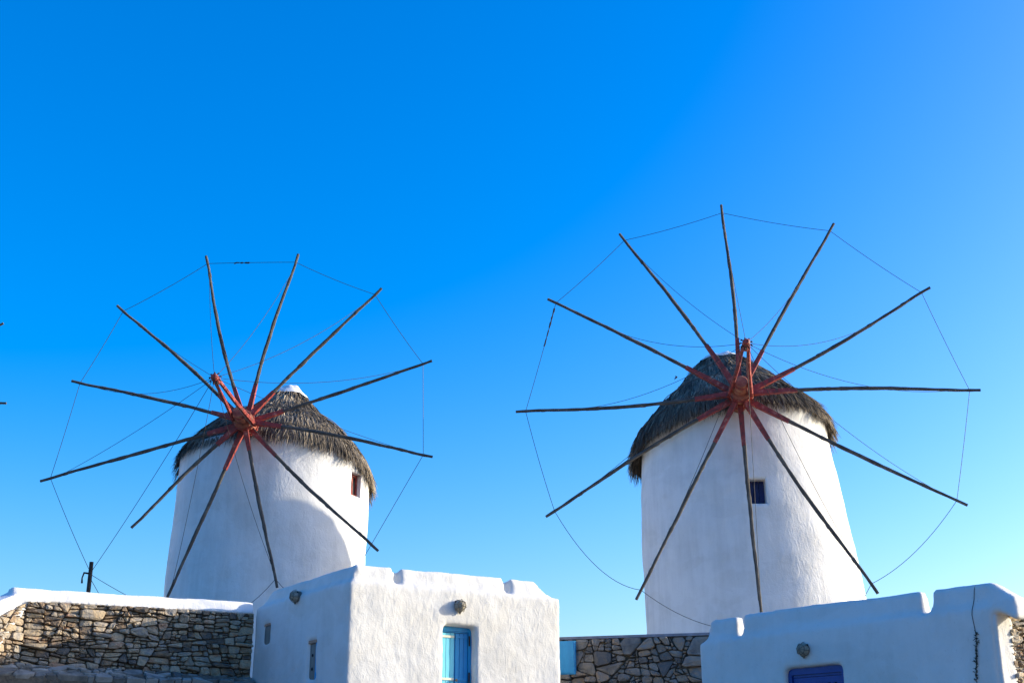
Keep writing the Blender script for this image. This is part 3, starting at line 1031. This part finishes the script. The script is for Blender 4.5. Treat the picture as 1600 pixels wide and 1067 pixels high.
# ------------------------------------------------------------------ round wall lamps
def wall_lamp(c, nrm, r, label):
    root = empty('wall_lamp', c, label, 'lamp', 'round wall lamps')
    sd = nrm.cross(ZV).normalized()
    MB().tube([c - nrm * .05, c + nrm * .035, c + nrm * .045], [r * .9, r * .9, r * .8], 18).build('base_plate', M['lampdark'], root, smooth=False)
    v, f = [], []
    nu, nv_ = 22, 9
    for i in range(nv_ + 1):
        t = (PI / 2) * i / nv_
        for j in range(nu):
            a = 2 * PI * j / nu
            rr = r * math.cos(t) * (1 + .02 * noise.noise(Vector((math.cos(a) * 3, math.sin(a) * 3, t * 4))))
            v.append(c + nrm * (.04 + r * .95 * math.sin(t)) + (sd * math.cos(a) + ZV * math.sin(a)) * max(rr, .002))
    for i in range(nv_):
        for j in range(nu):
            f.append((i * nu + j, i * nu + (j + 1) % nu, (i + 1) * nu + (j + 1) % nu, (i + 1) * nu + j))
    if (sd.cross(ZV)).dot(nrm) < 0: f = [tuple(reversed(q)) for q in f]
    mesh_obj('globe', v, f, M['lamp'], root, smooth=True)
    for k in range(4):
        a = k * PI / 4 + .2
        d = sd * math.cos(a) + ZV * math.sin(a)
        MB().tube([c + nrm * (.04 + (r + .008) * math.sin(t)) + d * ((r + .012) * math.cos(t)) for t in [PI * i / 14 for i in range(15)]], .005, 6).build('guard_rib', M['lampdark'], root)
    rr = r * .72
    MB().tube([c + nrm * (.04 + r * .73) + (sd * math.cos(a) + ZV * math.sin(a)) * rr for a in [2 * PI * i / 24 for i in range(25)]], .007, 6, cap=False).build('guard_ring', M['lampdark'], root)
    MB().tube([c + nrm * .05 - ZV * r * .9, c + nrm * .05 - ZV * (r * 1.32)], [.035, .012], 8).build('drip_knob', M['lampdark'], root)
    kd = (sd * .8 + ZV * .6)
    MB().tube([c + nrm * .05 + kd * r * .9, c + nrm * .05 + kd * r * 1.14], [.022, .016], 7).build('clamp_screw', M['iron'], root)
    kd = (sd * -.8 + ZV * .6)
    MB().tube([c + nrm * .05 + kd * r * .9, c + nrm * .05 + kd * r * 1.14], [.022, .016], 7).build('clamp_screw', M['iron'], root)
    return root


wall_lamp(on_plane(717, 946, P0, n1), n1, .125, 'round caged wall lamp above the turquoise door')
wall_lamp(on_plane(465, 931, P0, n2), n2, .125, 'round caged wall lamp on the shaded side of the small house')

# ------------------------------------------------------------------ stone wall to the left of the house
WP = P0 + e2 * (SL_ - .02) ; WP.z = 0                  # where it meets the house
lw_root = empty('stone_wall', Vector((WP.x, WP.y, 1.6)) - e1 * 2.5, 'rubble stone wall with thick white coping left of the small house', 'wall')
wn1 = n1
def onw(x, y):
    q = on_plane(x, y, WP, wn1); return (q - WP).dot(e1), q.z
uL, zLb = onw(41, 940)
uR, zRb = onw(398, 959)
_, zLt = onw(41, 917)
_, zRt = onw(398, 940)
uR = -.02
zbot = onw(40, 1100)[1]
zfoot = 1.6
cth = .5
# core behind the stones
core = MB()
core.hexa([Vector((WP.x, WP.y, 0)) + e1 * uL - wn1 * .05 + ZV * zfoot, WP + e1 * uR - wn1 * .05 + ZV * zfoot, WP + e1 * uR - wn1 * cth + ZV * zfoot, WP + e1 * uL - wn1 * cth + ZV * zfoot,
           WP + e1 * uL - wn1 * .05 + ZV * zLb, WP + e1 * uR - wn1 * .05 + ZV * zRb, WP + e1 * uR - wn1 * cth + ZV * zRb, WP + e1 * uL - wn1 * cth + ZV * zLb])
core.build('core', M['mortar'], lw_root)
zlow = onw(200, 1080)[1]
out = [(uL + .01, zlow), (uR - .01, zlow), (uR - .01, zRb + .02), ((uL + uR) / 2, (zLb + zRb) / 2 + .04), (uL + .01, zLb + .02)]
nst_l = rubble(lw_root, Vector((WP.x, WP.y, 0)), e1, ZV, wn1, out, [(.36, 7), (.25, 22), (.165, 60), (.11, 110), (.07, 160)], M['stone'], gap=.010, asp=1.9, stop=.036, depth=(.02, .13), seed=21)

# wing running towards the camera, its top falling
wd_ = Vector((-.36, -.93, 0)).normalized()
wnn = Vector((.93, -.36, 0)).normalized()               # faces right
C0 = WP + e1 * uL                                       # inner corner
def onwing(x, y):
    q = on_plane(x, y, C0, wnn); return (q - C0).dot(wd_), q.z
WL = 3.2
wa, wzt0 = onwing(36, 917)
t1, z1 = onwing(0, 936)
t2, z2 = onwing(0, 1000)
slope_t = (z1 - zLt) / t1
slope_b = (z2 - zLb) / t2
e_t = lambda t: zLt + slope_t * t
e_b = lambda t: zLb + slope_b * t
core = MB()
q = [C0 - wnn * .05, C0 + wd_ * WL - wnn * .05, C0 + wd_ * WL - wnn * .55, C0 - wnn * .55]
core.hexa([Vector((p.x, p.y, 1.2)) for p in q] + [Vector((q[0].x, q[0].y, e_b(0))), Vector((q[1].x, q[1].y, max(1.3, e_b(WL)))), Vector((q[2].x, q[2].y, max(1.3, e_b(WL)))), Vector((q[3].x, q[3].y, e_b(0)))])
core.build('core', M['mortar'], lw_root)
out = [(.02, zlow - .3), (WL, zlow - .3), (WL, max(zlow, e_b(WL))), (.02, e_b(0))]
rubble(lw_root, Vector((C0.x, C0.y, 0)), wd_, ZV, wnn, out, [(.26, 6), (.18, 20), (.12, 60), (.08, 90)], M['stone'], gap=.012, asp=1.7, stop=.030, depth=(.02, .07), seed=5)
# the 300 stones that show largest stay single parts, the small ones become one part
def shown(o):
    p = lw_root.location + o.location
    q = p - CAM
    d = q.y * _c + q.z * _s
    x = 800 + FPX * q.x / d
    y = 533 - FPX * (-q.y * _s + q.z * _c) / d
    vs = o.data.vertices
    w_ = [max(v.co[k] for v in vs) - min(v.co[k] for v in vs) for k in range(3)]
    a = math.hypot(w_[0], w_[1]) * w_[2]
    return a if (x > -5 and y < 1072) else a * .001


sts = sorted([o for o in lw_root.children if o.name.split('.')[0] == 'stone'], key=shown, reverse=True)
sm = MB()
for o in sts[300:]:
    sm.add([lw_root.location + o.location + v.co for v in o.data.vertices], [tuple(p.vertices) for p in o.data.polygons])
    me = o.data
    bpy.data.objects.remove(o); bpy.data.meshes.remove(me)
tag(sm.build('small_stones', M['stone_small'], lw_root), kind='stuff')

# white coping over both arms: one smooth plastered body
def strip(p, d, nn, L, zb0, zb1, zt0, zt1, over, thick):
    lo = [p + nn * over, p + d * L + nn * over, p + d * L - nn * thick, p - nn * thick]
    lo = [Vector((lo[0].x, lo[0].y, zb0)), Vector((lo[1].x, lo[1].y, zb1)), Vector((lo[2].x, lo[2].y, zb1)), Vector((lo[3].x, lo[3].y, zb0))]
    hi = [p + nn * (over - .12), p + d * L + nn * (over - .12), p + d * L - nn * (thick - .12), p - nn * (thick - .12)]
    hi = [Vector((hi[0].x, hi[0].y, zt0)), Vector((hi[1].x, hi[1].y, zt1)), Vector((hi[2].x, hi[2].y, zt1)), Vector((hi[3].x, hi[3].y, zt0))]
    if d.cross(-nn).z < 0:
        lo.reverse(); hi.reverse()
    return lo + hi
cs1 = strip(WP + e1 * (uL - .3), e1, wn1, uR - uL + .28, zLb, zRb, zLt, zRt, .05, .55)
cs2 = strip(C0 - wd_ * .1, wd_, wnn, WL + .1, e_b(0), e_b(WL), e_t(0) - .01, e_t(WL), .05, .58)
plaster_solid('coping', [cs1, cs2], [], M['coping'], lw_root, voxel=.04, amp=.012, smooth_it=5)

# ledge of flat slabs along the foot of the wall
ledge = empty('stone_ledge', WP + e1 * (uL * .5) + wn1 * .3 + ZV * 1.6, 'low ledge of pale slabs along the foot of the left stone wall', 'ledge')
zl0 = onw(20, 1034)[1]; zl1 = onw(398, 1056)[1]
q0, q1 = WP + e1 * (uL - .75), WP + e1 * (uR - .02)
MB().hexa([Vector((p.x, p.y, 1.3)) for p in (q0 + wn1 * .85, q1 + wn1 * .40, q1 + wn1 * .04, q0 + wn1 * .04)] +
          [Vector((p.x, p.y, z)) for p, z in ((q0 + wn1 * .80, zl0 - .32), (q1 + wn1 * .36, zl1 - .18), (q1 + wn1 * .06, zl1 - .04), (q0 + wn1 * .06, zl0 - .02))]).build('core', M['mortar'], ledge)
ea = Vector((q0.x, q0.y, 0)) + wn1 * .07 + ZV * (zl0 - .02)
eb = Vector((q1.x, q1.y, 0)) + wn1 * .07 + ZV * (zl1 - .04)
ec = Vector((q0.x, q0.y, 0)) + wn1 * .82 + ZV * (zl0 - .32)
lu = (eb - ea).normalized()
lnrm = lu.cross(ea - ec).normalized()
if lnrm.z < 0: lnrm = -lnrm
lv = lnrm.cross(lu)
if lv.dot(ea - ec) < 0: lv = -lv
LL = (eb - ea).length
rubble(ledge, ea, lu, lv, lnrm, [(0, -.80), (LL, -.42), (LL, 0), (0, 0)], [], M['slab'], gap=.016, asp=2.6, stop=.06, depth=(.01, .05), seed=12, name='slab')
for (xa, ya, xb, yb, hh) in ((285, 1053, 384, 1059, .09), (222, 1057, 262, 1059, .05)):
    pa = on_plane(xa, ya, WP + wn1 * .30, wn1); pb = on_plane(xb, yb, WP + wn1 * .30, wn1)
    MB().hexa([pa - ZV * hh, pb - ZV * hh, pb - wn1 * .25 - ZV * hh, pa - wn1 * .25 - ZV * hh, pa + wn1 * .0, pb, pb - wn1 * .25 + ZV * .02, pa - wn1 * .25 + ZV * .02]).build('slab', M['slab'], ledge, origin=pa)
# small weed in the corner
wc = on_plane(14, 1060, C0, wnn) + wnn * .2
weed = empty('weed', wc - ZV * .25, 'small green weed in the corner of the left stone wall', 'plant')
Rw = random.Random(9)
for k in range(16):
    a = Rw.uniform(0, 2 * PI); ln = Rw.uniform(.16, .36)
    d = Vector((math.cos(a) * .6, math.sin(a) * .6, 1)).normalized()
    sd = Vector((-math.sin(a), math.cos(a), 0))
    b_ = weed.location + Vector((Rw.uniform(-.08, .08), Rw.uniform(-.08, .08), 0))
    m_ = b_ + d * ln * .6; tp = b_ + d * ln + Vector((math.cos(a), math.sin(a), -.4)) * .07
    mesh_obj('leaf', [b_ - sd * .01, b_ + sd * .01, m_ + sd * .035, m_ - sd * .035, tp], [(0, 1, 2, 3), (3, 2, 4)], M['leaf'], weed)

# ------------------------------------------------------------------ stone wall between the houses
AR = math.radians(-72.7)
er = -Vector((math.sin(AR), math.cos(AR), 0))            # to the right and nearer
Q0 = at(985, 989, 29.0)
nr = Vector((er.y, -er.x, 0))
if nr.y > 0: nr = -nr
def onr(x, y):
    q = on_plane(x, y, Q0, nr); return (q - Q0).dot(er), q.z
ul, zl = onr(862, 994); ur, zr = onr(1180, 984)
rw_root = empty('stone_wall', Vector((Q0.x, Q0.y, 1.6)), 'grey rubble stone wall between the two small houses', 'wall')
Qz = Vector((Q0.x, Q0.y, 0))
zlo = onr(985, 1085)[1]
zc0 = .075
MB().hexa([Qz + er * ul - nr * .05 + ZV * 1.4, Qz + er * ur - nr * .05 + ZV * 1.4, Qz + er * ur - nr * .5 + ZV * 1.4, Qz + er * ul - nr * .5 + ZV * 1.4,
           Qz + er * ul - nr * .05 + ZV * (zl - zc0), Qz + er * ur - nr * .05 + ZV * (zr - zc0), Qz + er * ur - nr * .5 + ZV * (zr - zc0), Qz + er * ul - nr * .5 + ZV * (zl - zc0)]).build('core', M['mortar'], rw_root)
rubble(rw_root, Qz, er, ZV, nr, [(ul, zlo), (ur, zlo), (ur, zr - zc0), (ul, zl - zc0)], [(.25, 12), (.18, 28), (.115, 60), (.07, 80)], M['stone2'], gap=.010, asp=1.25, stop=.085, tilt=1.6, depth=(.02, .11), seed=8)
cp = strip(Qz + er * ul, er, nr, ur - ul, zl - zc0 + .004, zr - zc0 + .004, zl, zr, .03, .54)
MB().hexa(cp).build('coping', M['cement'], rw_root)

# blue cabinet on this wall
b0, bz0 = onr(866, 1054); b1, bz1 = onr(901, 1001)
cab = empty('wall_cabinet', Qz + er * b0 + nr * .08 + ZV * bz0, 'flat blue cabinet on the stone wall between the houses', 'cabinet')
cc = Qz + er * b0 + nr * .06 + ZV * bz0
cw, ch_ = b1 - b0, bz1 - bz0
MB().box(cc, er * cw, nr * .10, ZV * ch_).build('box', M['azure'], cab)
MB().box(cc + er * .03 + ZV * .03 + nr * .1005, er * (cw - .06), nr * .018, ZV * (ch_ - .06)).build('cabinet_door', M['azure'], cab)
for zz in (.2, ch_ - .28):
    MB().box(cc + er * (cw - .035) + ZV * zz + nr * .119, er * .03, nr * .012, ZV * .09).build('hinge', M['azure'], cab)

# ------------------------------------------------------------------ the shaded house on the right
AH = math.radians(-40.0)
f1 = -Vector((math.sin(AH), math.cos(AH), 0))            # along the front, to the right and nearer
G0 = at(1548, 945, 18.5)                                 # near corner, at the parapet's foot
m1 = Vector((f1.y, -f1.x, 0))
if m1.y > 0: m1 = -m1
def onh(x, y):
    q = on_plane(x, y, G0, m1); return (q - G0).dot(f1), q.z
hu0 = onh(1091, 1020)[0]
zA = onh(1545, 945)[1]; zB = onh(1103, 1001)[1]
zAt = onh(1545, 907)[1]; zBt = onh(1115, 962)[1]
rh = empty('small_house', Vector((G0.x, G0.y, 1.0)), 'whitewashed house in blue shade with a dark blue door at lower right', 'house')
G = Vector((G0.x, G0.y, 0))
back = -m1
bd = 4.5
def hz(ua, ub, d0, d1, z0, za, zb, ib=(0, 0), ia=(0, 0)):
    p = [G + f1 * ua + back * d0, G + f1 * ub + back * d0, G + f1 * ub + back * d1, G + f1 * ua + back * d1]
    t = [G + f1 * (ua + ia[0]) + back * (d0 + ib[0]), G + f1 * (ub - ia[1]) + back * (d0 + ib[0]), G + f1 * (ub - ia[1]) + back * (d1 - ib[1]), G + f1 * (ua + ia[0]) + back * (d1 - ib[1])]
    return [Vector((q.x, q.y, z0)) for q in p] + [Vector((t[0].x, t[0].y, za)), Vector((t[1].x, t[1].y, zb)), Vector((t[2].x, t[2].y, zb)), Vector((t[3].x, t[3].y, za))]
sol = [hz(hu0, 0, 0, bd, .3, zB, zA)]
k1 = onh(1150, 975)[0]; k2 = onh(1443, 930)[0]
zt = lambda u_: zBt + (zAt - zBt) * (u_ - hu0) / (0 - hu0)
pr_ = .40
gh = .055
sol.append(hz(hu0 + .02, k1 - gh, 0, pr_, zB - .4, zt(hu0) - .04, zt(k1) - .02, (.10, .10), (.22, .0)))
sol.append(hz(k1 + gh, k2 - gh * 1.5, 0, pr_, zB - .4, zt(k1), zt(k2), (.10, .10), (.02, .03)))
sol.append(hz(k2 + gh * .6, 0, 0, pr_, zB - .4, zt(k2), zt(0), (.10, .10), (.06, .0)))
# the coping runs on past the corner and falls to the right
ue, ze = onh(1580, 930)
ue2, ze2 = onh(1590, 968)
sol.append([G + f1 * -.02 + ZV * onh(1545, 950)[1], G + f1 * ue2 + ZV * ze2, G + f1 * ue2 + back * .5 + ZV * ze2, G + f1 * -.02 + back * .5 + ZV * onh(1545, 950)[1],
            G + f1 * -.02 + back * .10 + ZV * zt(0), G + f1 * (ue) + back * .10 + ZV * ze, G + f1 * (ue) + back * .40 + ZV * ze, G + f1 * -.02 + back * .4 + ZV * zt(0)])
sol.append(hz(hu0, hu0 + pr_, .2, bd, zB - .4, zBt - .1, zBt - .1, (0, .2), (.1, .1)))
# door recess
d0u, d0z = onh(1223, 1042); d1u, d1z = onh(1318, 1036)
d0u = onh(1226, 1060)[0]; d1u = onh(1316, 1055)[0]
dz = onh(1270, 1039.5)[1]
cutd = [G + f1 * d0u + m1 * .3, G + f1 * d1u + m1 * .3, G + f1 * d1u - m1 * .28, G + f1 * d0u - m1 * .28]
cutb = [Vector((q.x, q.y, dz - 2.0)) for q in cutd] + [Vector((q.x, q.y, dz)) for q in cutd]
rh_wall = plaster_solid('wall', sol, [cutb], M['house'], rh, voxel=.045, amp=.010, smooth_it=6)
# door
ddp = G + f1 * d0u - m1 * .17; ddp.z = dz - 2.0
dw2 = d1u - d0u; dh2 = 2.0
fr2 = .075
dm = MB()
dm.box(ddp, f1 * fr2, m1 * .08, ZV * dh2)
dm.box(ddp + f1 * (dw2 - fr2), f1 * fr2, m1 * .08, ZV * dh2)
dm.box(ddp + f1 * fr2 + ZV * (dh2 - .11), f1 * (dw2 - 2 * fr2), m1 * .08, ZV * .108)
dm.box(ddp + f1 * fr2 + ZV * (dh2 - .15), f1 * (dw2 - 2 * fr2), m1 * .05, ZV * .04)
door2 = dm.build('door', M['cobalt'], rh, origin=ddp)
tag(door2, 'dark blue door with an upright slatted vent')
q = ddp + f1 * (fr2 + .003) + m1 * .002
lw2 = dw2 - 2 * fr2 - .006; lh2 = dh2 - .155
MB().box(q, f1 * lw2, m1 * .02, ZV * lh2).build('door_leaf', M['cobalt'], door2, origin=q)
MB().box(q + f1 * .12 + ZV * (lh2 - .62) + m1 * .0205, f1 * (lw2 - .24), m1 * .004, ZV * .52).build('vent_opening', M['hole'], door2, origin=q)
MB().box(q + ZV * (lh2 - .10) + m1 * .0205, f1 * lw2, m1 * .025, ZV * .098).build('rail', M['cobalt'], door2, origin=q)
MB().box(q + ZV * (lh2 - .74) + m1 * .0205, f1 * lw2, m1 * .025, ZV * .12).build('rail', M['cobalt'], door2, origin=q)
for s_ in (0, lw2 - .12):
    MB().box(q + f1 * s_ + m1 * .0207 + ZV * (lh2 - .618), f1 * .12, m1 * .024, ZV * .516).build('stile', M['cobalt'], door2, origin=q)
ns_ = 6
for k in range(ns_):
    sw = (lw2 - .24) / ns_
    MB().box(q + f1 * (.12 + sw * k + sw * .0) + m1 * .025 + ZV * (lh2 - .618), f1 * (sw * .56), m1 * .018, ZV * .516).build('slat', M['cobalt'], door2, origin=q)
wall_lamp(on_plane(1258, 1014, G0, m1), m1, .105, 'dark round caged wall lamp above the dark blue door')

# thin cable with dry growth down the front near the corner
cu = [onh(1517, 912), onh(1519, 960), onh(1525, 990), onh(1526, 1020), onh(1526, 1050), onh(1528, 1085)]
cab2 = empty('wall_cable', G + f1 * cu[-1][0] + m1 * .03 + ZV * cu[-1][1], 'thin dark cable with dry moss down the right house near its corner', 'cable')
def snap(p, off):
    hit, loc, nm, ix = rh_wall.ray_cast(p + m1 * 1.0, -m1)
    return (loc if hit else p) + m1 * off


cl = []
for i in range(len(cu) - 1):
    for k in range(6):
        t = k / 6
        cl.append((cu[i][0] + (cu[i + 1][0] - cu[i][0]) * t, cu[i][1] + (cu[i + 1][1] - cu[i][1]) * t))
bpy.context.view_layer.update()
pts = [snap(G + f1 * a + ZV * z, .008) for a, z in cl]
MB().tube(pts, .0045, 6).build('cable', M['wire'], cab2)
Rm = random.Random(4)
ms = MB()
for k in range(75):
    y_ = Rm.uniform(985, 1062)
    a, z = onh(1526 + Rm.gauss(0, 1.3), y_)
    c_ = snap(G + f1 * a + ZV * z, Rm.uniform(.0, .03))
    d_ = (f1 * Rm.uniform(-1, 1) + ZV * Rm.uniform(-1.5, 1) + m1 * Rm.uniform(0, .8)).normalized() * Rm.uniform(.015, .035)
    ms.tube([c_ - d_, c_, c_ + d_], [.002, Rm.uniform(.004, .009), .002], 5)
mo = ms.build('dry_moss', M['moss'], cab2)
mo['kind'] = 'stuff'

# ------------------------------------------------------------------ sunlit return wall at the right edge
AS = math.radians(54.0)
g1_ = Vector((math.sin(AS), math.cos(AS), 0))            # to the right and away
k1n = Vector((g1_.y, -g1_.x, 0))
if k1n.y > 0: k1n = -k1n
def ons(x, y):
    q = on_plane(x, y, G0 + f1 * .03, k1n); return (q - G0 - f1 * .03).dot(g1_), q.z
sr = empty('return_wall', Vector((G0.x, G0.y, .8)), 'sunlit end wall of plaster and rubble at the right edge of the picture', 'wall')
G3 = G + f1 * .03
s0 = ons(1583, 1010)[0]
s1 = s0 + 3.2
zt0 = onh(1548, 952)[1]
zS = ons(1590, 975)[1]
sl2 = (ons(1600, 934)[1] - ons(1580, 925)[1]) / (ons(1600, 934)[0] - ons(1580, 925)[0])
zR0 = ons(1580, 925)[1]
uR0 = ons(1580, 925)[0]
zr_ = lambda t: zR0 + sl2 * (t - uR0)
# plastered pilaster
pl = [G3 + back * .03, G3 + g1_ * (s0 + .04), G3 + g1_ * (s0 + .04) - f1 * .4, G3 - f1 * .4 + back * .06]
plaster_solid('wall', [[Vector((p.x, p.y, .3)) for p in pl] + [Vector((pl[0].x, pl[0].y, zt0 + .03)), Vector((pl[1].x, pl[1].y, zr_(s0) - .12)), Vector((pl[2].x, pl[2].y, zr_(s0) - .12)), Vector((pl[3].x, pl[3].y, zt0 + .03))]], [], M['house'], sr, voxel=.035, amp=.012, smooth_it=4)
MB().hexa([Vector((p.x, p.y, .3)) for p in (G3 + g1_ * (s0 - .05) - k1n * .08, G3 + g1_ * s1 - k1n * .08, G3 + g1_ * s1 - k1n * .5, G3 + g1_ * (s0 - .05) - k1n * .5)] +
          [G3 + g1_ * (s0 - .05) - k1n * .08 + ZV * (zr_(s0) - .03), G3 + g1_ * s1 - k1n * .08 + ZV * (zr_(s1) - .03), G3 + g1_ * s1 - k1n * .5 + ZV * (zr_(s1) - .03), G3 + g1_ * (s0 - .05) - k1n * .5 + ZV * (zr_(s0) - .03)]).build('core', M['mortar'], sr)
zz0 = ons(1590, 1090)[1]
rubble(sr, G3 - k1n * .03, g1_, ZV, k1n, [(s0 - .04, zz0), (s1, zz0), (s1, zr_(s1) - .05), (s0 - .04, zr_(s0) - .05)], [(.17, 8), (.12, 20), (.08, 50), (.05, 60)], M['stone'], gap=.012, asp=1.7, stop=.022, depth=(.03, .08), seed=31)
cp = strip(G3 + g1_ * (s0 - .1), g1_, k1n, s1 - s0 + .1, zr_(s0 - .1) - .03, zr_(s1) - .03, zr_(s0 - .1) + .05, zr_(s1) + .05, .02, .5)
plaster_solid('coping', [cp], [], M['coping'], sr, voxel=.03, amp=.008, smooth_it=3)

# ------------------------------------------------------------------ a bird beside the right roof
bc = at(1056, 590, 31.5)
vb = []
body = [bc + Vector((-.07, 0, -.085)), bc + Vector((-.03, 0, -.03)), bc + Vector((.02, 0, .02)), bc + Vector((.055, 0, .045)), bc + Vector((.085, 0, .045))]
body = [bc + (p - bc) * .6 for p in body]
bird = empty('bird', bc, 'small dark bird flying left of the right thatched roof', 'bird')
MB().tube(body, [.004, .012, .02, .016, .004], 8).build('body', M['birdmat'], bird, smooth=True)
for sgn in (-1, 1):
    w0 = bc + Vector((.012, 0, .015))
    mesh_obj('wing', [w0 + Vector((.03, .01 * sgn, 0)) * .6, w0 + Vector((-.03, .01 * sgn, -.02)) * .6, w0 + Vector((-.06, .10 * sgn, .02)) * .6, w0 + Vector((.0, .10 * sgn, .035)) * .6, w0 + Vector((-.09, .19 * sgn, .01)) * .6],
             [(0, 1, 2, 3), (3, 2, 4)], M['birdmat'], bird)
